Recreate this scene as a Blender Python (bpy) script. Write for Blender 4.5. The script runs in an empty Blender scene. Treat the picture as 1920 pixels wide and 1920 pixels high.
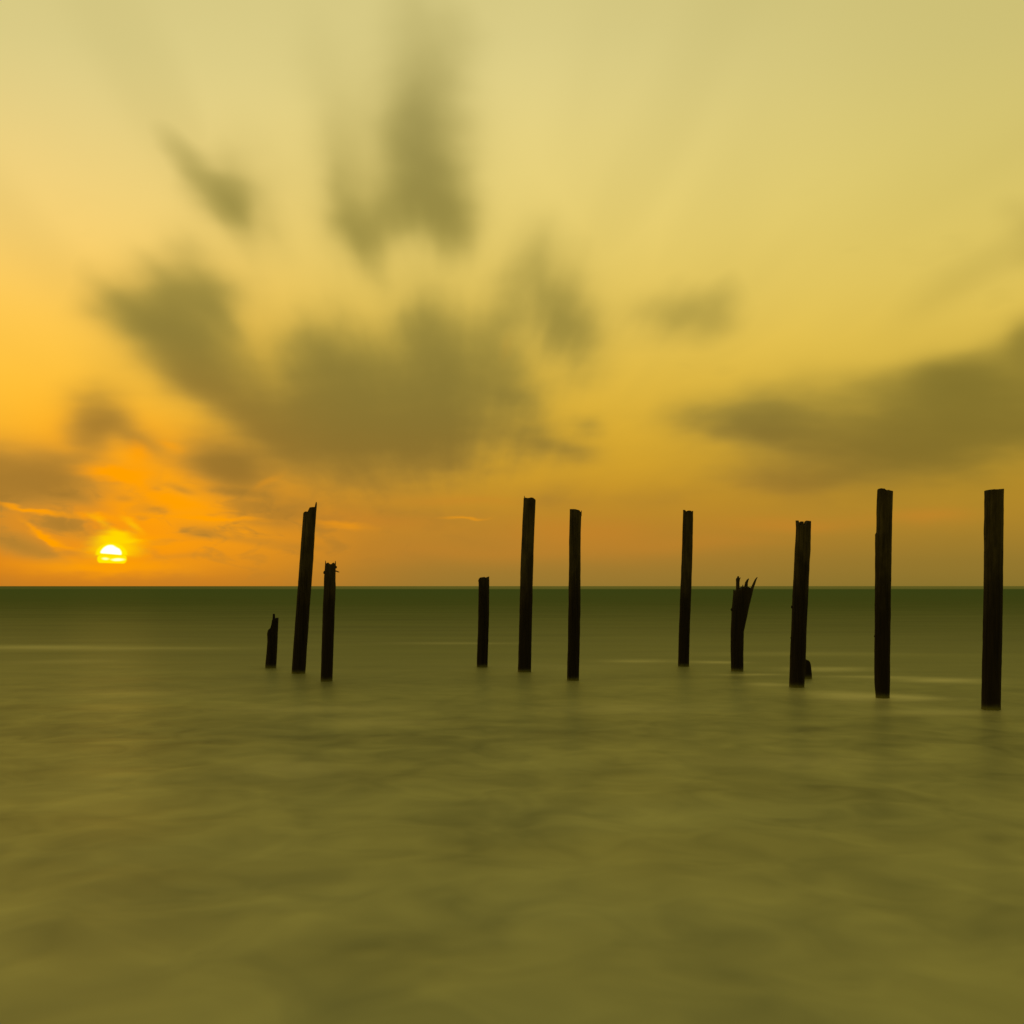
import bpy, math, random
from mathutils import Vector, noise

# ------------------------------------------------------------------ camera
scene = bpy.context.scene
F = 2059.0            # focal length in photograph pixels (horizontal field of view 50 degrees)
HOR = 1099.0          # horizon row of the photograph
H = 1.8               # eye height above the water, metres
cd = bpy.data.cameras.new("camera")
cam = bpy.data.objects.new("camera", cd)
scene.collection.objects.link(cam)
cam.location = (0, 0, H)
cam.rotation_euler = (math.radians(90), 0, 0)
cd.sensor_width = 36.0
cd.lens = 36.0 * F / 1920.0
cd.shift_y = (HOR - 960.0) / 1920.0
cd.clip_start = 0.1
cd.clip_end = 120000
scene.camera = cam

scene.view_settings.view_transform = 'Standard'
scene.view_settings.look = 'None'
scene.view_settings.exposure = 0
scene.view_settings.gamma = 1
scene.view_settings.use_curve_mapping = False

SUN_AZ = math.atan((209 - 960) / F)            # left of the view axis
SUN_EL = math.atan((HOR - 1038) / F)


def lin(c):
    out = []
    for v in c:
        v = v / 255.0
        out.append(v / 12.92 if v <= 0.04045 else ((v + 0.055) / 1.055) ** 2.4)
    return out


# ------------------------------------------------------------------ node expression helper
class G:
    def __init__(self, nt):
        self.nt = nt

    def node(self, t, **kw):
        n = self.nt.nodes.new(t)
        for k, v in kw.items():
            setattr(n, k, v)
        return n

    def put(self, sock, v):
        if isinstance(v, bpy.types.NodeSocket):
            self.nt.links.new(v, sock)
        elif v is not None:
            if sock.type == 'RGBA' and len(v) == 3:
                v = (*v, 1)
            sock.default_value = v

    def m(self, op, a, b=None, c=None, clamp=False):
        n = self.node('ShaderNodeMath', operation=op, use_clamp=clamp)
        self.put(n.inputs[0], a)
        if b is not None:
            self.put(n.inputs[1], b)
        if c is not None:
            self.put(n.inputs[2], c)
        return n.outputs[0]

    def vm(self, op, a, b=None, scale=None, out=0):
        n = self.node('ShaderNodeVectorMath', operation=op)
        self.put(n.inputs[0], a)
        if b is not None:
            self.put(n.inputs[1], b)
        if scale is not None:
            self.put(n.inputs['Scale'], scale)
        return n.outputs[out]

    def xyz(self, x, y, z):
        n = self.node('ShaderNodeCombineXYZ')
        self.put(n.inputs[0], x); self.put(n.inputs[1], y); self.put(n.inputs[2], z)
        return n.outputs[0]

    def sep(self, v):
        n = self.node('ShaderNodeSeparateXYZ')
        self.put(n.inputs[0], v)
        return n.outputs

    def noise(self, v, scale, detail=2, rough=0.5, dist=0.0, out='Fac'):
        n = self.node('ShaderNodeTexNoise')
        self.put(n.inputs['Vector'], v)
        n.inputs['Scale'].default_value = scale
        n.inputs['Detail'].default_value = detail
        n.inputs['Roughness'].default_value = rough
        n.inputs['Distortion'].default_value = dist
        return n.outputs[out]

    def ss(self, v, a, b, lo=0.0, hi=1.0):
        n = self.node('ShaderNodeMapRange', interpolation_type='SMOOTHSTEP')
        self.put(n.inputs[0], v)
        n.inputs[1].default_value = a; n.inputs[2].default_value = b
        n.inputs[3].default_value = lo; n.inputs[4].default_value = hi
        return n.outputs[0]

    def mix(self, f, a, b, blend='MIX'):
        n = self.node('ShaderNodeMix', data_type='RGBA', blend_type=blend)
        n.clamp_factor = True
        self.put(n.inputs[0], f); self.put(n.inputs[6], a); self.put(n.inputs[7], b)
        return n.outputs[2]

    def ramp(self, f, stops, interp='B_SPLINE'):
        n = self.node('ShaderNodeValToRGB')
        r = n.color_ramp
        r.interpolation = interp
        stops = sorted(stops, key=lambda s: s[0])
        while len(r.elements) < len(stops):
            r.elements.new(0.5)
        for i, (p, c) in enumerate(stops):
            r.elements[i].position = i / len(stops)
        for i, (p, c) in reversed(list(enumerate(stops))):
            r.elements[i].position = p
        for i, (p, c) in enumerate(stops):
            r.elements[i].position = p
            r.elements[i].color = (*c[:3], 1)
        self.put(n.inputs[0], f)
        return n.outputs[0]

    def blob(self, vec, cx, cy, rx, ry, ang, s, acc=None):
        """soft elliptical patch centred at direction (cx, cy)"""
        n = self.node('ShaderNodeMapping', vector_type='TEXTURE')
        self.put(n.inputs[0], vec)
        n.inputs[1].default_value = (cx, cy, 0)
        n.inputs[2].default_value = (0, 0, ang)
        n.inputs[3].default_value = (rx, ry, 1)
        d = self.vm('DOT_PRODUCT', n.outputs[0], n.outputs[0], out='Value')
        e = self.m('POWER', math.exp(-1.0), d)
        if acc is not None:
            return self.m('MULTIPLY_ADD', e, s, acc)
        return self.m('MULTIPLY', e, s)


# ------------------------------------------------------------------ world: hazy olive and orange sunset sky
world = bpy.data.worlds.new("World")
scene.world = world
world.use_nodes = True
world.node_tree.nodes.clear()
g = G(world.node_tree)
wout = g.node('ShaderNodeOutputWorld')
bg = g.node('ShaderNodeBackground')
tc = g.node('ShaderNodeTexCoord')
D = g.vm('NORMALIZE', tc.outputs['Generated'])
dx, dy, dz = g.sep(D)
front = g.ss(dy, 0.05, 0.35)
dyc = g.m('MAXIMUM', dy, 0.05)
u = g.m('DIVIDE', dx, dyc)
v = g.m('DIVIDE', dz, dyc)
az = g.m('ARCTAN2', dx, dy)
el = g.m('ARCSINE', dz)


def el_of(px, py):
    uu, vv = (px - 960) / F, (HOR - py) / F
    return math.asin(vv / math.sqrt(1 + uu * uu + vv * vv))


def az_of(px):
    return math.atan((px - 960) / F)


ELMAX = math.pi / 2
# ramp position stretched so that the low sky keeps resolution
fac = g.m('POWER', g.m('DIVIDE', g.m('MAXIMUM', el, 0.0), ELMAX), 0.5)


def column(px, rows, zen):
    st = []
    for py, c in rows:
        e = max(el_of(px, py), 0.0)
        st.append(((e / ELMAX) ** 0.5, lin(c)))
    for deg, c in zen:
        st.append(((math.radians(deg) / ELMAX) ** 0.5, lin(c)))
    return g.ramp(fac, st)


ZEN = [(38, (196, 186, 118)), (60, (172, 164, 106)), (89, (160, 153, 102))]
LEFT = column(50, [(1098, (150, 104, 38)), (1075, (176, 116, 38)), (1040, (196, 124, 36)), (980, (205, 132, 36)),
                   (900, (224, 154, 42)), (830, (250, 178, 44)), (760, (255, 192, 52)), (660, (255, 197, 68)),
                   (560, (255, 202, 84)), (430, (250, 210, 114)), (250, (234, 208, 130)), (60, (219, 205, 137))], ZEN)
MID = column(1150, [(1098, (150, 118, 48)), (1075, (158, 121, 47)), (1040, (172, 125, 45)), (1000, (184, 130, 43)),
                    (950, (190, 137, 40)), (890, (210, 158, 41)), (800, (222, 174, 50)), (700, (232, 190, 68)),
                    (600, (236, 200, 88)), (450, (235, 208, 111)), (250, (231, 211, 130)), (60, (220, 206, 137))], ZEN)
RIGHT = column(1850, [(1098, (134, 112, 44)), (1050, (148, 119, 45)), (1000, (164, 126, 43)), (930, (182, 138, 40)),
                      (870, (190, 148, 42)), (760, (208, 172, 58)), (620, (225, 191, 78)), (500, (224, 196, 93)),
                      (300, (218, 199, 110)), (60, (206, 192, 118))], ZEN)
base = g.mix(g.ss(az, az_of(-50), az_of(900)), LEFT, MID)
base = g.mix(g.ss(az, az_of(1000), az_of(1900)), base, RIGHT)

daz = g.m('ARCCOSINE', g.m('COSINE', g.m('SUBTRACT', az, SUN_AZ)))     # angle round from the sun
base = g.mix(g.ss(daz, math.radians(45), math.radians(125)), base, RIGHT)
P = g.xyz(u, v, 0.0)


def uv(px, py):
    return (px - 960) / F, (HOR - py) / F


# drifting direction of the clouds: everything streams out of one point on the horizon
VPU, VPV = uv(850, 1120)
rel = g.vm('SUBTRACT', P, (VPU, VPV, 0.0))
rlen = g.m('MAXIMUM', g.vm('LENGTH', rel, out='Value'), 0.002)
unit = g.vm('SCALE', rel, scale=g.m('DIVIDE', 1.0, rlen))
ux, uy, _ = g.sep(unit)
lr = g.m('LOGARITHM', rlen, math.e)
streakco = g.xyz(ux, uy, g.m('MULTIPLY', lr, 0.22))
st_a = g.noise(streakco, 3.4, 2, 0.5)
st_b = g.noise(streakco, 6.5, 2, 0.45)
streakco2 = g.xyz(ux, uy, g.m('MULTIPLY', lr, 0.8))
st_c = g.noise(streakco2, 5.0, 3, 0.55)
low = g.vm('MULTIPLY', P, (1.0, 2.4, 1.0))
wn = g.noise(low, 7.0, 2, 0.5, out='Color')
wn = g.vm('SCALE', g.vm('SUBTRACT', wn, (0.5, 0.5, 0.5)), scale=0.034)
# radial displacement: the streaky tufted outer edges
rad = g.m('MULTIPLY', g.m('MULTIPLY', g.m('SUBTRACT', st_b, 0.5), g.m('MULTIPLY', rlen, 0.23)), g.ss(v, 0.11, 0.24))
Pw = g.vm('ADD', g.vm('ADD', P, wn), g.vm('SCALE', unit, scale=rad))


def B(px, py, rx, ry, deg, s, vec=None, acc=None):
    cx, cy = uv(px, py)
    return g.blob(vec if vec is not None else Pw, cx, cy, rx / F, ry / F, math.radians(deg), s, acc)


def total(items, vec=None):
    acc = None
    vec = vec if vec is not None else Pw
    for i, it in enumerate(items):
        if i and i % 6 == 0:      # makes the shader compiler work through the patches in order
            z_ = g.m('MULTIPLY', acc, 1e-9)
            vec = g.vm('ADD', vec, g.xyz(z_, z_, 0.0))
        acc = B(*it, vec=vec, acc=acc)
    return acc


# glow of the low sun
glow1 = B(225, 1000, 330, 140, 4, .92, P)
base = g.mix(g.m('MULTIPLY', g.m('MULTIPLY', glow1, front), 0.95, clamp=True), base, lin((254, 152, 4)))
glow1b = B(310, 905, 230, 90, -25, 0.8, P)
base = g.mix(g.m('MULTIPLY', glow1b, front), base, lin((255, 166, 10)))
below = B(225, 1100, 380, 32, 0, 0.55, P)
base = g.mix(g.m('MULTIPLY', below, front), base, lin((196, 120, 34)))

# clouds: centre x, y, radii, tilt (degrees), strength; all in photograph pixels turned to directions
CL = [
    # big central mass
    (735, 775, 185, 108, 0, 1.25), (640, 695, 90, 85, -25, .8), (840, 690, 95, 90, 60, .85), (800, 830, 200, 55, 0, .9),
    (955, 735, 65, 50, -15, .62), (580, 790, 100, 75, -30, .75), (930, 640, 45, 75, -5, .45), (800, 620, 50, 60, 0, .45),
    (590, 640, 50, 60, 30, .42),
    # left arm
    (345, 605, 95, 95, -40, 1.25), (235, 580, 95, 44, -28, .85), (390, 705, 110, 52, -40, .9), (300, 525, 70, 55, -50, .45),
    (495, 800, 120, 44, -38, .8), (400, 560, 38, 70, 35, .4), (455, 670, 50, 60, 30, .35),
    # tall plume above the centre
    (800, 345, 66, 120, 2, 1.0), (795, 210, 85, 160, 0, .72), (730, 410, 95, 60, 10, .60), (655, 390, 36, 110, 20, .50),
    (620, 200, 60, 200, 12, .28), (835, 425, 50, 55, 0, .35), (808, 60, 85, 80, 0, .25),
    # detached streak upper left
    (375, 310, 34, 125, 45, .55), (422, 365, 55, 60, 42, .58), (470, 360, 75, 100, 45, .26),
    # right of the mass
    (1070, 615, 50, 80, 15, .75), (985, 560, 48, 115, -8, .50), (1040, 520, 65, 95, 10, .30), (1010, 835, 50, 26, 0, .48), (1070, 850, 42, 22, 0, .4),
    (1290, 585, 115, 48, 6, .48), (1340, 565, 60, 50, 20, .22), (1100, 795, 30, 18, 0, .4),
    # right bank
    (1810, 735, 120, 66, 4, 1.3), (1790, 690, 90, 36, 8, .6), (1560, 815, 180, 62, -6, 1.0), (1440, 775, 95, 40, -8, .55), (1700, 800, 90, 60, 0, .4), (1860, 820, 200, 46, 6, 1.0), (1640, 880, 190, 34, 6, .5),
    (1370, 785, 110, 34, -5, .62), (1940, 640, 50, 45, 0, .7), (1620, 715, 80, 30, 0, .3), (2050, 750, 170, 90, 0, 1.2),
    (1915, 440, 50, 80, 30, .26), (1790, 530, 150, 45, 25, .22), (1500, 900, 130, 26, 0, .35),
    # thin haze round the thicker parts
    (620, 690, 340, 180, -10, .24), (740, 330, 210, 220, 0, .17), (1620, 800, 380, 130, 0, .24), (1600, 905, 360, 50, 0, .24), (1080, 570, 180, 150, 0, .16),
    # low clouds about the sun
    (75, 898, 112, 50, -14, 1.8), (182, 788, 50, 56, -34, 1.5), (262, 814, 55, 20, -32, 1.0), (425, 876, 72, 44, -22, 1.9),
    (0, 1000, 100, 28, -14, .9), (120, 985, 55, 14, -12, .8), (80, 1025, 70, 14, -10, .55), (-60, 900, 90, 70, 0, .8),
    (520, 965, 80, 26, 0, .85), (385, 998, 45, 13, -8, .85), (305, 1012, 24, 5, 0, .6), (235, 942, 18, 7, -5, .8),
    (140, 935, 30, 9, -15, .5), (170, 1000, 30, 6, -8, .5), (290, 965, 26, 6, -6, .6), (345, 925, 22, 7, -10, .5), (450, 930, 50, 9, -8, .5), (480, 1010, 60, 8, 0, .45), (560, 1020, 60, 8, 0, .35), (360, 1045, 70, 7, 0, .35), (225, 910, 26, 7, -5, .5), (298, 928, 12, 5, 0, .4),
    (640, 905, 150, 34, 0, .4), (720, 975, 150, 24, 0, .34), (1050, 935, 60, 26, 0, .42), (1230, 935, 90, 22, 0, .25),
    (120, 850, 90, 18, -10, .42), (1120, 1000, 140, 20, 0, .15),
]
field = total(CL)
gate = g.m('MULTIPLY', field, 1.6, clamp=True)
vmask = g.ss(v, 0.0, 0.10)
det = g.m('ADD', g.m('MULTIPLY_ADD', g.m('SUBTRACT', st_b, 0.5), 0.55, g.m('MULTIPLY', g.m('SUBTRACT', st_a, 0.5), 0.6)), g.m('MULTIPLY', g.m('SUBTRACT', st_c, 0.5), 0.75))
lown = g.m('SUBTRACT', g.noise(g.vm('MULTIPLY', P, (1.0, 3.2, 1.0)), 14.0, 2, 0.5), 0.5)
lown = g.m('MULTIPLY', lown, g.ss(v, 0.24, 0.12))
det = g.m('ADD', g.m('MULTIPLY', det, vmask), g.m('MULTIPLY', lown, 1.1))
field = g.m('ADD', field, g.m('MULTIPLY', det, g.m('MULTIPLY', gate, 0.82)))
# scattered scraps of cloud low down near the sun
mott = g.ss(g.noise(g.vm('MULTIPLY', P, (1.0, 2.3, 1.0)), 26.0, 3, 0.55, 0.4), 0.46, 0.66)
field = g.m('MULTIPLY_ADD', g.m('MULTIPLY', mott, B(300, 985, 480, 75, -4, 0.62, P)), 1.0, field)
field = g.m('MAXIMUM', field, 0.0)
alpha = g.m('SUBTRACT', 1.0, g.m('POWER', math.exp(-1.75), g.m('POWER', field, 1.38)))
# very thin veil everywhere in the upper sky, streaming the same way
veil = g.m('MULTIPLY', g.m('MULTIPLY', g.ss(st_a, 0.45, 0.75), vmask), 0.16)
wisp = g.ss(g.noise(g.vm('MULTIPLY', Pw, (1.0, 1.9, 1.0)), 8.0, 3, 0.5), 0.50, 0.80)
wisp = g.m('MULTIPLY', wisp, g.ss(v, 0.42, 0.22, 0, .20))
veil = g.m('MAXIMUM', veil, wisp)
alpha = g.m('MAXIMUM', alpha, veil)
alpha = g.m('MULTIPLY', alpha, front)

CR = [(0.0, lin((160, 112, 42))), ((el_of(900, 960) / ELMAX) ** .5, lin((158, 115, 42))),
      ((el_of(900, 820) / ELMAX) ** .5, lin((137, 118, 51))), ((el_of(900, 680) / ELMAX) ** .5, lin((140, 126, 57))),
      ((el_of(900, 500) / ELMAX) ** .5, lin((150, 136, 62))), ((el_of(900, 300) / ELMAX) ** .5, lin((152, 140, 70))),
      ((el_of(900, 50) / ELMAX) ** .5, lin((176, 164, 98))), (0.75, lin((176, 168, 104)))]
ccol = g.ramp(fac, CR)
ccol = g.mix(g.m('MULTIPLY', g.ss(az, az_of(700), az_of(50), 0, 0.85), g.ss(v, 0.24, 0.13)), ccol, lin((177, 131, 50)))
ccol = g.vm('SCALE', ccol, scale=g.ss(field, 0.4, 2.0, 1.08, 0.86))
ccol = g.mix(g.ss(az, az_of(1350), az_of(1850), 0, 0.6), ccol, lin((122, 108, 38)))
sky = g.mix(g.m('MULTIPLY', alpha, 0.97), base, ccol)

# faint peach bands in the low haze, far to the right of the sun too
PE = [(690, 982, 130, 16, -4, .55), (1090, 1000, 150, 22, 0, .55), (1480, 984, 130, 16, 2, .5), (1740, 972, 90, 14, 0, .5),
      (900, 1035, 260, 18, 0, .35), (860, 940, 120, 12, 0, .35), (1300, 1020, 160, 14, 0, .3)]
pe = total(PE)
sky = g.mix(g.m('MULTIPLY', g.m('MULTIPLY', pe, front), 0.9, clamp=True), sky, lin((202, 132, 40)))

# bright gaps and rims near the sun
lowP = g.vm('ADD', P, g.vm('SCALE', g.vm('SUBTRACT', g.noise(g.vm('MULTIPLY', P, (1, 3, 1)), 40.0, 2, .5, out='Color'),
                                      (0.5, 0.5, 0.5)), scale=0.010))
BR = [(220, 888, 75, 16, -4, .8), (270, 915, 60, 13, -20, .5), (330, 945, 100, 15, -8, .65), (400, 971, 100, 5, -3, .6), (180, 968, 50, 7, -8, .6),
      (60, 957, 80, 6, -9, .75), (75, 1000, 50, 7, -38, .6), (110, 1018, 50, 6, -20, .5), (250, 960, 60, 20, -20, .5), (640, 985, 70, 9, -6, .45),
      (870, 972, 50, 5, -2, .45), (260, 850, 30, 25, -40, .6), (210, 1062, 190, 22, 0, .7), (250, 1015, 130, 16, -4, .6), (500, 905, 40, 10, 30, .3),
      (950, 650, 18, 45, -12, .15), (320, 835, 30, 12, -20, .4)]
br = total(BR, lowP)
sky = g.mix(g.m('MULTIPLY', g.ss(br, 0.05, 0.9), front), sky, lin((255, 160, 0)))
YE = [(212, 1012, 40, 14, 0, 1.0), (214, 1034, 56, 15, 0, 1.0), (250, 985, 30, 9, -35, .6), (188, 975, 34, 8, -30, .5),
      (215, 1000, 30, 7, -10, .5), (240, 1014, 40, 5, -5, .4)]
ye = total(YE, lowP)
sky = g.mix(g.m('MULTIPLY', g.ss(ye, 0.1, 1.25), front), sky, lin((255, 214, 0)))

# the sun's disc, cut by cloud bars: white above, yellow below
sx, sy = uv(209, 1040)
rel_s = g.vm('SUBTRACT', P, (sx, sy, 0.0))
rs_x, rs_y, _ = g.sep(rel_s)
px_x = g.m('MULTIPLY', rs_x, F)      # offsets in photograph-pixel units (1/2059 of the distance)
px_y = g.m('MULTIPLY', rs_y, F)
wob = g.m('MULTIPLY', g.m('SUBTRACT', g.noise(g.vm('MULTIPLY', rel_s, (1, 1.6, 1)), 75.0, 2, .5), 0.5), 13.0)


def ell(cx, cy, rx, ry, soft=0.12):
    """1 inside an ellipse about the sun, in the same units"""
    ex = g.m('DIVIDE', g.m('SUBTRACT', g.m('ADD', px_x, g.m('MULTIPLY', wob, 0.35)), cx), rx)
    ey = g.m('DIVIDE', g.m('SUBTRACT', g.m('ADD', px_y, g.m('MULTIPLY', wob, 0.30)), cy), ry)
    d = g.m('SQRT', g.m('ADD', g.m('MULTIPLY', ex, ex), g.m('MULTIPLY', ey, ey)))
    return g.ss(d, 1 + soft, 1 - soft)


disc = g.m('MULTIPLY', ell(0, 0, 29, 22), g.ss(px_y, -3, 1, 0, .9))
lower = g.m('MULTIPLY', g.m('MULTIPLY', ell(1, -8, 28, 15, .08), g.ss(g.m('ADD', px_y, g.m('MULTIPLY', px_x, .03)), -17.5, -14.5)),
            g.ss(px_y, 2.5, -1.0))
disc = g.m('MAXIMUM', disc, lower)
sky = g.mix(g.m('MULTIPLY', disc, front), sky, lin((255, 234, 0)))
# a thin cloud bar between the halves
bar = g.m('MULTIPLY', ell(0, -1.2, 27, 1.8, .5), .35)
sky = g.mix(g.m('MULTIPLY', bar, front), sky, lin((255, 200, 0)))
white = g.m('MULTIPLY', ell(-1, 0.5, 19, 17), g.ss(g.m('ADD', px_y, g.m('MULTIPLY', px_x, 0.08)), 0.0, 3.0))
bite = ell(21, 19, 16, 8, .3)
white = g.m('MULTIPLY', white, g.m('SUBTRACT', 1.0, bite))
spot = g.m('ADD', g.m('MULTIPLY', ell(-11, -7.5, 6, 2.0, .7), .35), g.m('MULTIPLY', ell(12, -9, 10, 2.3, .7), .55))
white = g.m('MULTIPLY', g.m('MAXIMUM', white, spot), front)
sky = g.mix(white, sky, (1.6, 1.5, 1.25))

# the eastern half of the sky, behind the viewer, is already darker
away = g.ss(daz, math.radians(50), math.radians(170))
lowsky = g.ss(el, math.radians(75), math.radians(20))
away = g.m('MULTIPLY', away, lowsky)
sky = g.mix(g.m('MULTIPLY', away, 0.55), sky, lin((96, 88, 40)))
# daylight left over from the clear air above the haze
nis = g.node('ShaderNodeTexSky', sky_type='NISHITA')
nis.sun_disc = False
nis.sun_elevation = SUN_EL
nis.sun_rotation = SUN_AZ
nis.air_density = 2.0
nis.dust_density = 4.0
sky2 = g.vm('ADD', sky, g.vm('SCALE', g.vm('MULTIPLY', nis.outputs[0], (1.0, 0.8, 0.15)), scale=0.003))
g.put(bg.inputs['Color'], sky2)
bg.inputs['Strength'].default_value = 1.0
g.nt.links.new(bg.outputs[0], wout.inputs['Surface'])
world.cycles.sampling_method = 'NONE'      # the sky is smooth; surfaces find it well enough on their own

sl = bpy.data.lights.new("sun", 'SUN')
sl.energy = 0.04
sl.color = (1.0, 0.55, 0.12)
sl.angle = math.radians(4)
so = bpy.data.objects.new("sun", sl)
scene.collection.objects.link(so)
sdir = Vector((math.sin(SUN_AZ) * math.cos(SUN_EL), math.cos(SUN_AZ) * math.cos(SUN_EL), math.sin(SUN_EL)))
so.rotation_euler = (-sdir).to_track_quat('-Z', 'Y').to_euler()
so.location = sdir * 50


# ------------------------------------------------------------------ materials
def new_mat(name):
    m = bpy.data.materials.new(name)
    m.use_nodes = True
    m.node_tree.nodes.clear()
    return m, G(m.node_tree)


def water_material():
    m, q = new_mat("milky_sea_water")
    out = q.node('ShaderNodeOutputMaterial')
    geo = q.node('ShaderNodeNewGeometry')
    pos = geo.outputs['Position']
    x, y, z = q.sep(pos)
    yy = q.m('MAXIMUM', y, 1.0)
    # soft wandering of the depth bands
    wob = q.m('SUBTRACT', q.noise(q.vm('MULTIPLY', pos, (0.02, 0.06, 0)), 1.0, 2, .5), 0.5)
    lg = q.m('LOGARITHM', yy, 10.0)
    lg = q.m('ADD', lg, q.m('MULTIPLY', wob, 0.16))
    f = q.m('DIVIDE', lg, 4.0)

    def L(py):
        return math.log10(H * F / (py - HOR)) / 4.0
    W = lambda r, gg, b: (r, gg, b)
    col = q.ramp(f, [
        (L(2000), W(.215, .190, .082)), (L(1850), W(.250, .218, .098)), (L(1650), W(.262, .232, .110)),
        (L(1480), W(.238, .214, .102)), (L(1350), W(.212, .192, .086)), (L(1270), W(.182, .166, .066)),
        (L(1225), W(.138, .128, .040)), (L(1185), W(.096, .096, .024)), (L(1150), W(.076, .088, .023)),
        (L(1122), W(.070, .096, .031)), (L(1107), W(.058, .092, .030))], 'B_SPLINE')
    # paler colour of the far water just under the horizon, mostly right of the sun
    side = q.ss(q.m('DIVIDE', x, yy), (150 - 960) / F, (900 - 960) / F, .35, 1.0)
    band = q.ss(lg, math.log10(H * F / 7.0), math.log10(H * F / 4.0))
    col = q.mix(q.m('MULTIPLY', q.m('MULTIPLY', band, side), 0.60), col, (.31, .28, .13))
    # clouded, long-drawn foam and silt: soft patches at three sizes
    sp = q.vm('MULTIPLY', pos, (0.85, 0.9, 0.0))
    n1 = q.noise(sp, 0.75, 2, .5, 0.8)
    n2 = q.noise(q.vm('MULTIPLY', pos, (0.8, 0.7, 0.0)), 2.0, 2, .5, .8)
    n3 = q.noise(q.vm('MULTIPLY', pos, (0.10, 0.45, 0.0)), 0.9, 3, .5, 0.4)
    near = q.ss(lg, math.log10(34), math.log10(12))
    a1 = q.m('MULTIPLY', q.m('SUBTRACT', n1, .5), q.m('MULTIPLY', near, 1.4))
    a2 = q.m('MULTIPLY', q.m('SUBTRACT', n2, .5), q.m('MULTIPLY', near, 1.3))
    far = q.ss(lg, math.log10(260), math.log10(60))
    a3 = q.m('MULTIPLY', q.m('SUBTRACT', n3, .5), q.m('MULTIPLY', far, 0.9))
    val = q.m('ADD', 1.06, q.m('ADD', a1, q.m('ADD', a2, a3)))
    col = q.vm('SCALE', col, scale=q.m('MAXIMUM', val, 0.3))
    # water colour turns slightly redder to the left
    left_tint = q.ss(q.m('ADD', q.m('DIVIDE', x, yy), q.m('MULTIPLY', wob, .3)), 0.0, -0.5)
    col = q.vm('MULTIPLY', col, q.mix(left_tint, (.945, 1.0, .87), (.96, .995, .86)))
    # drawn-out foam lines
    def foam(px, py, wpx, s, thick=0.02, tilt=0.0, acc=None):
        yc = H * F / (py - HOR)
        xc = (px - 960) / F * yc
        rx = wpx / F * yc
        ry = max(yc * yc * (thick * 100) / (H * F), 0.05)
        return q.blob(fp, xc, yc, rx, ry, tilt, s, acc)
    fw = q.noise(q.vm('MULTIPLY', pos, (.3, .6, 0)), 1.0, 3, .55, out='Color')
    fp = q.vm('ADD', q.vm('MULTIPLY', pos, (1, 1, 0)), q.vm('SCALE', q.vm('SUBTRACT', fw, (.5, .5, .5)), scale=1.0))
    FM = [(60, 1214, 150, .55, .045), (300, 1216, 160, .3, .03), (860, 1206, 120, .28), (1200, 1240, 60, .5, .035), (1340, 1242, 45, .6, .03),
          (1410, 1266, 60, .5), (1560, 1255, 90, .6, .035), (1640, 1270, 90, .45, .03), (1770, 1276, 80, .85, .05),
          (1700, 1309, 65, .8, .05), (1440, 1284, 45, .6, .04), (1590, 1306, 80, .85, .10), (1750, 1335, 130, .5, .08), (120, 1240, 90, .18, .05),
          (600, 1330, 160, .3, .1), (690, 1355, 100, .35, .1), (250, 1300, 160, .2, .1), (1180, 1330, 140, .3, .1),
          (560, 1440, 110, .4, .18), (1500, 1430, 180, .28, .15), (1500, 1225, 200, .18, .05), (1050, 1250, 200, .14, .06)]
    fsum = None
    for a in FM:
        fsum = foam(*a, acc=fsum)
    col = q.mix(q.m('MULTIPLY', fsum, 0.95, clamp=True), col, (.60, .55, .27))
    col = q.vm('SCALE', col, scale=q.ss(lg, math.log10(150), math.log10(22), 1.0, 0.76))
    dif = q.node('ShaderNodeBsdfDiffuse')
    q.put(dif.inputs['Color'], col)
    # time-blurred swell: a wide gloss, reflecting posts and sky as soft smears
    gl = q.node('ShaderNodeBsdfGlossy')
    gl.inputs['Color'].default_value = (.72, .80, .53, 1)
    rough = q.ss(lg, math.log10(40), math.log10(10), 0.42, 0.34)
    q.put(gl.inputs['Roughness'], rough)
    bump = q.node('ShaderNodeBump')
    bump.inputs['Strength'].default_value = 0.08
    bump.inputs['Distance'].default_value = 0.10
    bh = q.m('ADD', q.m('MULTIPLY', n1, 1.0), q.m('MULTIPLY', n2, .4))
    q.put(bump.inputs['Height'], q.m('MULTIPLY', bh, near))
    q.nt.links.new(bump.outputs[0], gl.inputs['Normal'])
    mx = q.node('ShaderNodeMixShader')
    q.put(mx.inputs[0], q.ss(lg, math.log10(150), math.log10(22), 0.03, 0.17))
    q.nt.links.new(dif.outputs[0], mx.inputs[1])
    q.nt.links.new(gl.outputs[0], mx.inputs[2])
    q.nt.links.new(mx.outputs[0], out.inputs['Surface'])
    return m


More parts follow.
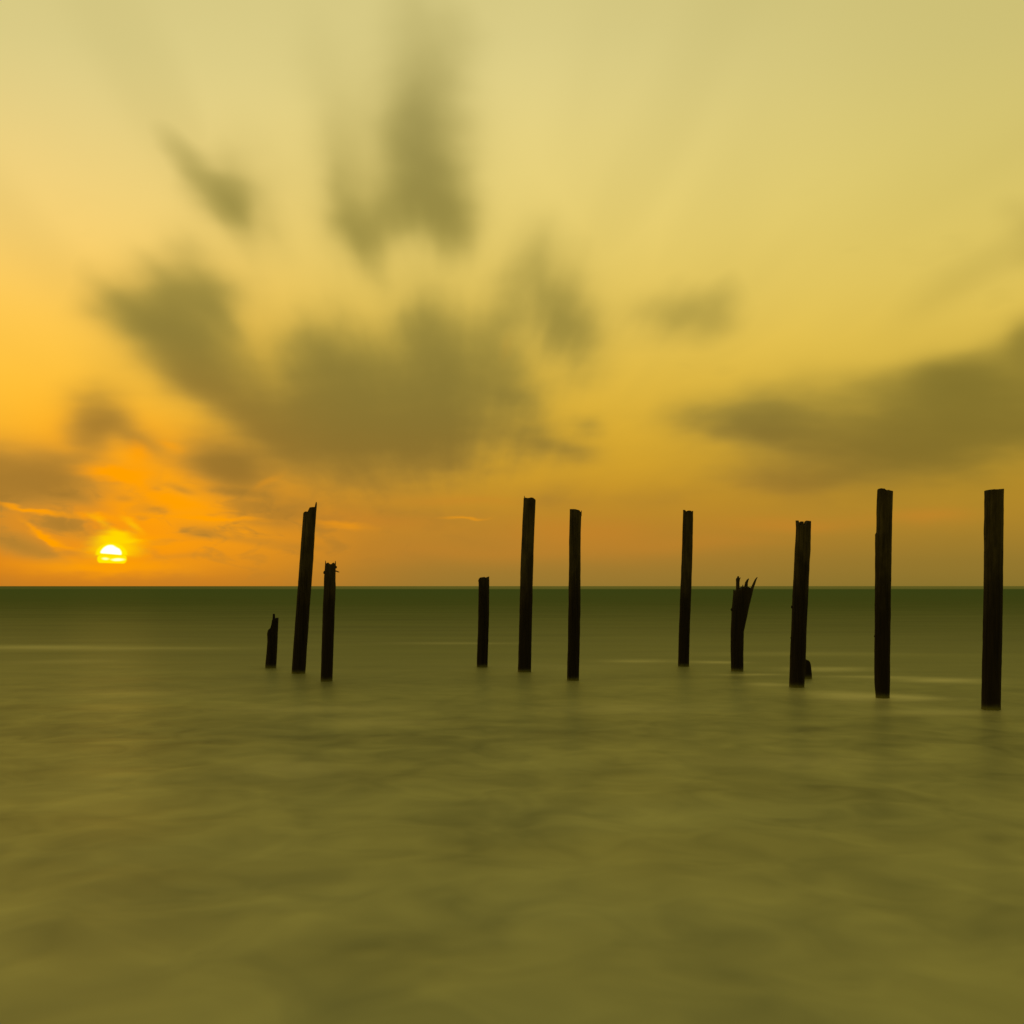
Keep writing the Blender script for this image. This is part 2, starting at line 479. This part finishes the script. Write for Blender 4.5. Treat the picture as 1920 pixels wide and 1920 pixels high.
def wood_material():
    m, q = new_mat("weathered_tarred_wood")
    out = q.node('ShaderNodeOutputMaterial')
    b = q.node('ShaderNodeBsdfPrincipled')
    geo = q.node('ShaderNodeNewGeometry')
    pos = geo.outputs['Position']
    x, y, z = q.sep(pos)
    grain = q.noise(q.vm('MULTIPLY', pos, (30, 30, 1.6)), 1.0, 4, .6)
    patch = q.noise(q.vm('MULTIPLY', pos, (5, 5, 2.2)), 1.0, 3, .6)
    dry = q.ramp(grain, [(0.25, (.016, .012, .004)), (0.5, (.033, .026, .009)), (0.75, (.052, .042, .016))], 'LINEAR')
    dry = q.vm('SCALE', dry, scale=q.ss(patch, .3, .7, .65, 1.35))
    wet = q.ramp(grain, [(0.3, (.005, .0035, .0025)), (0.75, (.016, .011, .006))], 'LINEAR')
    # tide mark: soaked, weed-blackened wood below about 1.4 m, ragged upper edge
    tide = q.m('ADD', z, q.m('MULTIPLY', q.m('SUBTRACT', patch, .5), 0.9))
    damp = q.ss(tide, 1.2, 2.7)
    col = q.mix(damp, wet, dry)
    # wood colour blended towards the water's, imitating the time-blurred waterline
    fade_z = q.m('ADD', z, q.m('MULTIPLY', q.m('SUBTRACT', q.noise(pos, 9.0, 2, .5), .5), 0.05))
    base_fade = q.ss(fade_z, 0.13, -0.02)
    base_fade = q.m('MULTIPLY', base_fade, base_fade)
    col = q.mix(q.m('MULTIPLY', base_fade, 1.0), col, (.125, .125, .030))
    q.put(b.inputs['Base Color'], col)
    b.inputs['Roughness'].default_value = 0.85
    b.inputs['Specular IOR Level'].default_value = 0.15
    bump = q.node('ShaderNodeBump')
    bump.inputs['Strength'].default_value = 0.6
    bump.inputs['Distance'].default_value = 0.01
    q.put(bump.inputs['Height'], grain)
    q.nt.links.new(bump.outputs[0], b.inputs['Normal'])
    q.nt.links.new(b.outputs[0], out.inputs['Surface'])
    return m


def iron_material():
    m, q = new_mat("rusted_iron")
    out = q.node('ShaderNodeOutputMaterial')
    b = q.node('ShaderNodeBsdfPrincipled')
    tcn = q.node('ShaderNodeTexCoord')
    n = q.noise(tcn.outputs['Object'], 60.0, 3, .6)
    q.put(b.inputs['Base Color'], q.ramp(n, [(0.3, (.02, .010, .006)), (.7, (.06, .028, .012))], 'LINEAR'))
    b.inputs['Roughness'].default_value = 0.8
    b.inputs['Metallic'].default_value = 0.3
    q.nt.links.new(b.outputs[0], out.inputs['Surface'])
    return m


M_WATER = water_material()
M_WOOD = wood_material()
M_IRON = iron_material()


def link_mesh(name, verts, faces, mat, parent=None, smooth=True):
    me = bpy.data.meshes.new(name)
    me.from_pydata([tuple(p) for p in verts], [], faces)
    me.materials.append(mat)
    if smooth:
        me.polygons.foreach_set('use_smooth', [True] * len(me.polygons))
    me.update()
    o = bpy.data.objects.new(name, me)
    scene.collection.objects.link(o)
    if parent:
        o.parent = parent
    return o


# ------------------------------------------------------------------ the sea: one sheet out past the horizon
def build_sea():
    def axis(fine):
        """positions finely spaced near the viewer, then widening out to 60 km both ways"""
        pos, d, step = [0.0], 0.0, fine
        while d < 60000:
            if d > 30:
                step *= 1.14
            d += step
            pos.append(d)
        return [-p for p in reversed(pos[1:])] + pos
    rows = axis(0.3)
    cols = axis(0.45)
    cols_n = len(cols) - 1
    verts, faces = [], []
    for yv in rows:
        for xv in cols:
            fade = max(0.0, 1 - math.hypot(xv, yv) / 45.0)
            zz = 0.0
            if fade > 0:
                p = Vector((xv * 0.45, yv * 0.8, 0.0))
                zz = (noise.noise(p) * 0.020 + noise.noise(p * 2.7) * 0.006) * fade
            verts.append((xv, yv, zz))
    n = cols_n + 1
    for r in range(len(rows) - 1):
        for i in range(cols_n):
            a = r * n + i
            faces.append((a, a + 1, a + n + 1, a + n))
    o = link_mesh("sea_water", verts, faces, M_WATER)
    o['kind'] = 'structure'
    return o


build_sea()


# ------------------------------------------------------------------ posts
def interp(tab, k):
    if k <= tab[0][0]:
        return tab[0][1:]
    for a, b in zip(tab, tab[1:]):
        if k <= b[0]:
            t = (k - a[0]) / max(b[0] - a[0], 1e-9)
            return [p + (q - p) * t for p, q in zip(a[1:], b[1:])]
    return tab[-1][1:]


GROUP = "weathered wooden posts standing in the sea"
NS, NR, NT = 88, 120, 20


def make_post(name, label, edges, top, seed, splinters=(), spikes=(), knobs=(), square=0.0, part='shaft'):
    """edges: (row, left, right) measured down the post; top: (x, row) across its broken head."""
    rnd = random.Random(seed)
    ybase = max(e[0] for e in edges)
    dist = H * F / (ybase + 5 - HOR)
    wb = [e for e in edges if e[0] == ybase][0]
    k = dist / F
    depth_r = (wb[2] - wb[1]) * k * 0.5
    dist += depth_r * 0.9                # the axis stands half a thickness behind the front waterline
    k = dist / F
    zof = lambda py: H + (HOR - py) * k
    xof = lambda px: (px - 960) * k
    x0 = xof((wb[1] + wb[2]) / 2)
    root = bpy.data.objects.new(name, None)
    scene.collection.objects.link(root)
    root.location = (x0, dist, 0)
    root.empty_display_size = 0.2
    root['label'] = label
    root['category'] = 'stump' if 'stump' in name else 'post'
    root['group'] = GROUP
    tab = sorted([(zof(e[0]), xof(e[1]) - x0, xof(e[2]) - x0) for e in edges])
    # continue down under the water along the lean
    slope = (tab[-1][1] - tab[0][1]) / max(tab[-1][0] - tab[0][0], .1)
    zb = -1.3
    tab.insert(0, (zb, tab[0][1] + slope * (zb - tab[0][0]) * .6, tab[0][2] + slope * (zb - tab[0][0]) * .6))
    tl, tr = top[0][0], top[-1][0]
    prof = [((p[0] - tl) / (tr - tl) * 2 - 1, zof(p[1])) for p in top]
    ph = [rnd.uniform(0, 6.28) for _ in range(6)]
    cracks = [(rnd.uniform(0, 2 * math.pi), rnd.uniform(.03, .07), rnd.uniform(.25, 1.0)) for _ in range(9)]
    off = Vector((rnd.uniform(-50, 50), rnd.uniform(-50, 50), rnd.uniform(-50, 50)))

    def ztop(uu, vv):
        zt = interp(prof, uu)[0]
        nv = noise.noise(Vector((uu * 6, vv * 5, 0)) + off)
        return zt - abs(vv) * 0.012 * (1 + nv) - max(0, nv) * 0.012 * min(1, abs(vv) * 4)

    def sect(ang, z, rho=1.0):
        xl, xr = interp(tab, z)
        cx, r = (xl + xr) / 2, (xr - xl) / 2
        ca, sa = math.cos(ang), math.sin(ang)
        e = 1.0
        if square:
            e = 1.0 / (abs(ca) ** (2 + square * 4) + abs(sa) ** (2 + square * 4)) ** (1 / (2 + square * 4))
        d = 0.0
        for ca_, wd, dp in cracks:
            dd = abs((ang - ca_ - z * 0.05 + math.pi) % (2 * math.pi) - math.pi)
            if dd < wd * 2:
                d -= dp * 0.012 * math.exp(-(dd / wd) ** 2)
        d += 0.0040 * noise.noise(Vector((ca * 2.5, sa * 2.5, z * 3.5)) + off)
        d += 0.0030 * noise.noise(Vector((ca * 7, sa * 7, z * 9)) + off)
        d += 0.0030 * noise.noise(Vector((ca * 14, sa * 14, z * 1.2)) + off)
        rr = (r * e + d) * rho
        yd = depth_r * (0.92 + 0.08 * math.sin(z * 1.1 + ph[0]))
        sc = yd / max(depth_r, 1e-6)
        return Vector((cx + rr * ca, rr * sa * sc * (depth_r / max(r, 1e-6) * .5 + .5) + 0.02 * math.sin(z * .7 + ph[1]) - 0.02 * math.sin(ph[1]), z))

    verts, faces = [], []
    # rows are closer together in the upper, ragged end
    hs = max(p[1] for p in prof) - zb
    nr = max(40, int(NR * hs / 4.3))
    for j in range(nr + 1):
        t = j / nr
        for i in range(NS):
            a = 2 * math.pi * i / NS
            zt = ztop(math.cos(a), math.sin(a))
            zlow = min(p[1] for p in prof) - 0.03
            z = zb + (zlow - zb) * min(t / 0.9, 1.0)
            if t > 0.9:
                z = zlow + (zt - zlow) * (t - 0.9) / 0.1
            verts.append(sect(a, z))
    for j in range(nr):
        for i in range(NS):
            i2 = (i + 1) % NS
            faces.append((j * NS + i, j * NS + i2, (j + 1) * NS + i2, (j + 1) * NS + i))
    start = nr * NS
    prev = [start + i for i in range(NS)]
    for r_ in range(1, NT):
        rho = 1 - r_ / NT
        cur = []
        for i in range(NS):
            a = 2 * math.pi * i / NS
            z = ztop(math.cos(a) * rho, math.sin(a) * rho)
            cur.append(len(verts))
            verts.append(sect(a, z, rho))
        for i in range(NS):
            i2 = (i + 1) % NS
            faces.append((prev[i], prev[i2], cur[i2], cur[i]))
        prev = cur
    c = len(verts)
    verts.append(sect(0, ztop(0, 0), 0.0))
    for i in range(NS):
        faces.append((prev[i], prev[(i + 1) % NS], c))
    cb = len(verts)
    verts.append(sect(0, zb, 0.0))
    for i in range(NS):
        faces.append(((i + 1) % NS, i, cb))
    sh = link_mesh(part, verts, faces, M_WOOD, root)

    def shard(nm, pts, dy, mat, nseg=7):
        """tapered, bent piece through (x, row, width) points"""
        vs, fs = [], []
        P3 = [(Vector((xof(p[0]) - x0, dy, zof(p[1]))), p[2] * k * .5) for p in pts]
        for idx, (p, r) in enumerate(P3):
            a = P3[max(idx - 1, 0)][0]
            b = P3[min(idx + 1, len(P3) - 1)][0]
            tdir = (b - a).normalized()
            side = Vector((0, 1, 0)).cross(tdir).normalized()
            for s_ in range(nseg):
                an = 2 * math.pi * s_ / nseg
                rr = r * (1 + .18 * noise.noise(Vector((idx * 1.7, s_ * 1.3, seed))))
                vs.append(p + side * math.cos(an) * rr + Vector((0, 1, 0)) * math.sin(an) * rr * 1.2)
        for idx in range(len(P3) - 1):
            for s_ in range(nseg):
                s2 = (s_ + 1) % nseg
                fs.append((idx * nseg + s_, idx * nseg + s2, (idx + 1) * nseg + s2, (idx + 1) * nseg + s_))
        fs.append(tuple(range(nseg - 1, -1, -1)))
        fs.append(tuple((len(P3) - 1) * nseg + i for i in range(nseg)))
        return link_mesh(nm, vs, fs, mat, root, smooth=False)

    for pts, dyf in splinters:
        shard('splinter', pts, dyf * depth_r, M_WOOD)
    for pts, dyf in spikes:
        shard('iron_spike', pts, dyf * depth_r, M_IRON, 8)
    for px, py, rpx, dyf in knobs:
        rr = rpx * k
        vs, fs = [], []
        ctr = Vector((xof(px) - x0, dyf * depth_r, zof(py)))
        n1, n2 = 10, 6
        for a in range(1, n2):
            for b in range(n1):
                th, phi = math.pi * a / n2, 2 * math.pi * b / n1
                dvec = Vector((math.sin(th) * math.cos(phi), math.sin(th) * math.sin(phi), 1.5 * math.cos(th)))
                vs.append(ctr + dvec * rr * (1 + .3 * noise.noise(dvec * 2 + off)))
        top_i, bot_i = len(vs), len(vs) + 1
        vs += [ctr + Vector((0, 0, 1.5 * rr)), ctr - Vector((0, 0, 1.5 * rr))]
        for a in range(n2 - 2):
            for b in range(n1):
                b2 = (b + 1) % n1
                fs.append((a * n1 + b, (a + 1) * n1 + b, (a + 1) * n1 + b2, a * n1 + b2))
        for b in range(n1):
            fs.append((top_i, b, (b + 1) % n1))
            fs.append((bot_i, (n2 - 2) * n1 + (b + 1) % n1, (n2 - 2) * n1 + b))
        link_mesh('knot', vs, fs, M_WOOD, root)
    return root


make_post('wooden_stump', "low rotten stump with a stepped, notched top, nearest to the sun of all the posts",
          [(1248, 497.7, 518.2), (1203, 501.3, 520.2), (1188, 500.8, 520.6), (1160, 503, 522)],
          [(500.9, 1188), (503.1, 1181), (508.2, 1176.6), (509.7, 1170.8), (511.0, 1160), (516.2, 1158.5), (521.2, 1158), (522, 1160.6)], 1,
          splinters=[([(513.6, 1175, 5.2), (513.6, 1160, 5.0), (513.4, 1152.5, 4.4), (513.3, 1150.8, 3.4)], 0.0)])
make_post('wooden_post', "tall post leaning right, a thin splinter rising from its stepped top",
          [(1258.5, 546.8, 572.9), (1157, 554.1, 579.2), (1078, 559.6, 585.1), (999, 565.6, 589.9), (963, 568.3, 592.3), (945, 569, 594)],
          [(568, 962), (571, 959.5), (573.3, 958.8), (578.8, 959.2), (580.6, 954), (582, 951), (589.7, 950.2), (594, 950.5)], 2,
          splinters=[([(588.8, 976, 3.0), (591.2, 956, 4.2), (592.3, 946, 3.2), (592.9, 941.2, 1.6)], 0.1)])
make_post('wooden_post', "short post with frayed top and an iron spike sticking out right",
          [(1273, 601.2, 623.4), (1177, 604.5, 626.9), (1098, 607.5, 629.9), (1085, 607.6, 629.4), (1058, 610, 629.9)],
          [(610, 1056.5), (612.3, 1056.5), (615.4, 1054.6), (617.6, 1056.9), (621.1, 1058), (625.5, 1054.6), (627.6, 1056.2), (630.2, 1057)], 3,
          splinters=[([(611.2, 1064, 3), (610.8, 1056, 2.2), (610.5, 1051, .8)], -.1),
                     ([(628.4, 1064, 3), (628.5, 1056, 2.2), (628.7, 1051.5, .8)], .1)],
          spikes=[([(626, 1069.8, 2.4), (631, 1070.9, 2.4), (634.2, 1072.2, 2.0), (636.6, 1072.6, .8)], -.1)],
          knobs=[(608.2, 1073.5, 2.0, -.1), (630.0, 1063.5, 1.6, 0.2)])
make_post('wooden_post', "short plain post reaching just above the horizon, left of the tall middle pair",
          [(1246.5, 894, 914.3), (1153.7, 896.8, 917.1), (1097, 897.2, 917.3), (1088, 896.8, 917.2)],
          [(897, 1087.5), (898.4, 1084.4), (900.5, 1082.6), (908.6, 1081.6), (910.6, 1082.8), (917.1, 1080.6)], 4,
          knobs=[(898.6, 1089, 1.8, 0)])
make_post('wooden_post', "tallest post of the middle group, slightly leaning, with an almost flat top",
          [(1256, 971.1, 995.9), (1153.7, 974, 997.9), (1092.8, 975.2, 999.2), (1021.7, 977.6, 1001), (960, 980.3, 1003.6), (936, 981.7, 1004.4)],
          [(981.9, 934.2), (984.6, 932.8), (990.6, 933.7), (995.7, 932.4), (999.7, 932.8), (1002, 934.8), (1004.5, 937)], 5,
          splinters=[([(983.3, 944, 3), (983.2, 934, 2.0), (983.2, 929.6, .9)], 0)])
make_post('wooden_post', "straight tall post with top sloping down right, beside the tallest middle post",
          [(1271.5, 1063.3, 1085.7), (1153.7, 1065.6, 1088.3), (1092.8, 1066.4, 1088.7), (1011.5, 1067.4, 1088.9), (958.7, 1068.4, 1090.3)],
          [(1068.6, 954.2), (1073.8, 954.1), (1080.3, 954.7), (1086.1, 956.2), (1088.2, 959.4), (1090.4, 960)], 6,
          splinters=[([(1089.4, 968, 2.4), (1089.9, 960, 1.8), (1090.4, 957, .8)], 0)])
make_post('wooden_post', "slim tall post with nicked top, left neighbour of the splintered stump",
          [(1245.5, 1271.3, 1291.8), (1173.8, 1273.4, 1293.7), (1102.7, 1275.8, 1296.3), (1031.6, 1278.6, 1298.3), (960.5, 1280.3, 1299.4)],
          [(1280.3, 956), (1283.5, 956.4), (1286.0, 959.2), (1288, 957.8), (1290.6, 957.2), (1294.9, 957.8), (1296.3, 961), (1297.6, 958.2), (1299.4, 957.8)], 7)
make_post('wooden_stump', "half-height broken stump whose split top flares right into three long splinters",
          [(1254, 1370.9, 1393.6), (1224.5, 1370.0, 1393.7), (1183.9, 1370.3, 1394.8), (1172, 1370.9, 1397.5), (1153.4, 1371.6, 1401.6),
           (1142, 1372.0, 1403.8), (1133, 1373.4, 1406), (1106.7, 1375.3, 1412.6), (1100, 1375.6, 1413.8)],
          [(1375.4, 1105.6), (1378.5, 1107.4), (1381, 1105), (1387, 1104.2), (1391, 1099.5), (1394, 1101), (1397, 1099.2), (1401.5, 1100), (1406.5, 1103.2), (1410, 1102.4), (1413.4, 1103)], 8,
          splinters=[([(1384, 1130, 7), (1383.6, 1108, 7.2), (1383.4, 1092, 6.6), (1383.6, 1086.8, 7.8), (1384.2, 1084.6, 7.2), (1384.2, 1082.6, 4.2), (1384.2, 1080.2, 2.6)], .05),
                     ([(1387, 1085.6, 1.8), (1388.6, 1082.6, .8)], .05),
                     ([(1398, 1118, 8), (1398.6, 1100, 7), (1399.4, 1092.5, 5.4), (1401.4, 1088.0, 3.8), (1403.6, 1084.8, 1.6)], -.1),
                     ([(1392, 1110, 5), (1392, 1101, 3.2), (1392.2, 1096.2, 1.0)], -.3),
                     ([(1401.0, 1134, 5), (1409.4, 1106, 6), (1414.6, 1093, 4.4), (1417.2, 1086.5, 3.2), (1420.2, 1082.2, 1.4)], .1)],
          knobs=[(1371.8, 1143, 1.8, 0)])
make_post('wooden_post', "thick tall post with deeply notched crown, a small round stump behind its foot",
          [(1284.5, 1479.9, 1508), (1234.7, 1481.4, 1510.2), (1213, 1481.8, 1511), (1173.8, 1483.6, 1512), (1145, 1484.4, 1513.4), (1112.8, 1485.6, 1514.5), (1051.9, 1488.7, 1517.1),
           (1034, 1489.4, 1518.6), (990.9, 1491.7, 1519.1), (976, 1491.3, 1519.2)],
          [(1491.2, 976), (1494.8, 976), (1495.8, 984.5), (1498.6, 984.5), (1499.4, 978), (1502.4, 977.6), (1503.6, 984), (1507, 986.5), (1509.4, 983.0), (1510.2, 976.2), (1514.5, 976.4), (1516.6, 977.8), (1519.2, 976.6)], 9,
          knobs=[(1485.1, 1138, 2.2, 0), (1483.0, 1196, 1.2, 0)])
make_post('wooden_stump', "small round-topped stump barely out of the water, half hidden behind the notched post",
          [(1268, 1498.5, 1522.3), (1249.3, 1498.6, 1520.9), (1240, 1499.5, 1519.6), (1234, 1500, 1518)],
          [(1499.5, 1244), (1502, 1238.5), (1506, 1235), (1510, 1235.2), (1515.6, 1237.6), (1519.0, 1242.7), (1520.6, 1248)], 10)
make_post('wooden_post', "tall post with humped top and a flake missing on its upper left edge",
          [(1304.5, 1642.2, 1667.5), (1284, 1640.2, 1668), (1270, 1639.8, 1668), (1196, 1639.7, 1668.5), (1106.8, 1640.2, 1669.7), (1043, 1640.7, 1671),
           (999.5, 1640.6, 1671.3), (998, 1643.0, 1671.4), (960, 1643.7, 1672.4), (920.6, 1645, 1673.6)],
          [(1645.0, 920), (1647.2, 916.4), (1650.8, 915.4), (1655.6, 916.1), (1658.6, 918.8), (1661.3, 920.2), (1664.1, 918.2), (1665.9, 919.6), (1672.2, 920), (1673.8, 921.2)], 11,
          knobs=[(1639.9, 1193, 1.3, 0)])
make_post('wooden_post', "thickest and nearest tall post, its top cut flat, rightmost of the row",
          [(1326.5, 1840.7, 1875.1), (1221.6, 1842.7, 1877.1), (1145, 1844.5, 1878.9), (1068.6, 1845.8, 1880.2), (992, 1846.8, 1881), (918, 1847.8, 1882)],
          [(1847.8, 919.6), (1856, 917.8), (1862.3, 917.2), (1869.6, 917.4), (1874.3, 916.7), (1882, 916.1)], 12,
          knobs=[(1846.3, 1010, 1.4, 0)])

# ------------------------------------------------------------------ render settings
scene.render.engine = 'CYCLES'
scene.cycles.max_bounces = 6
scene.cycles.use_denoising = True
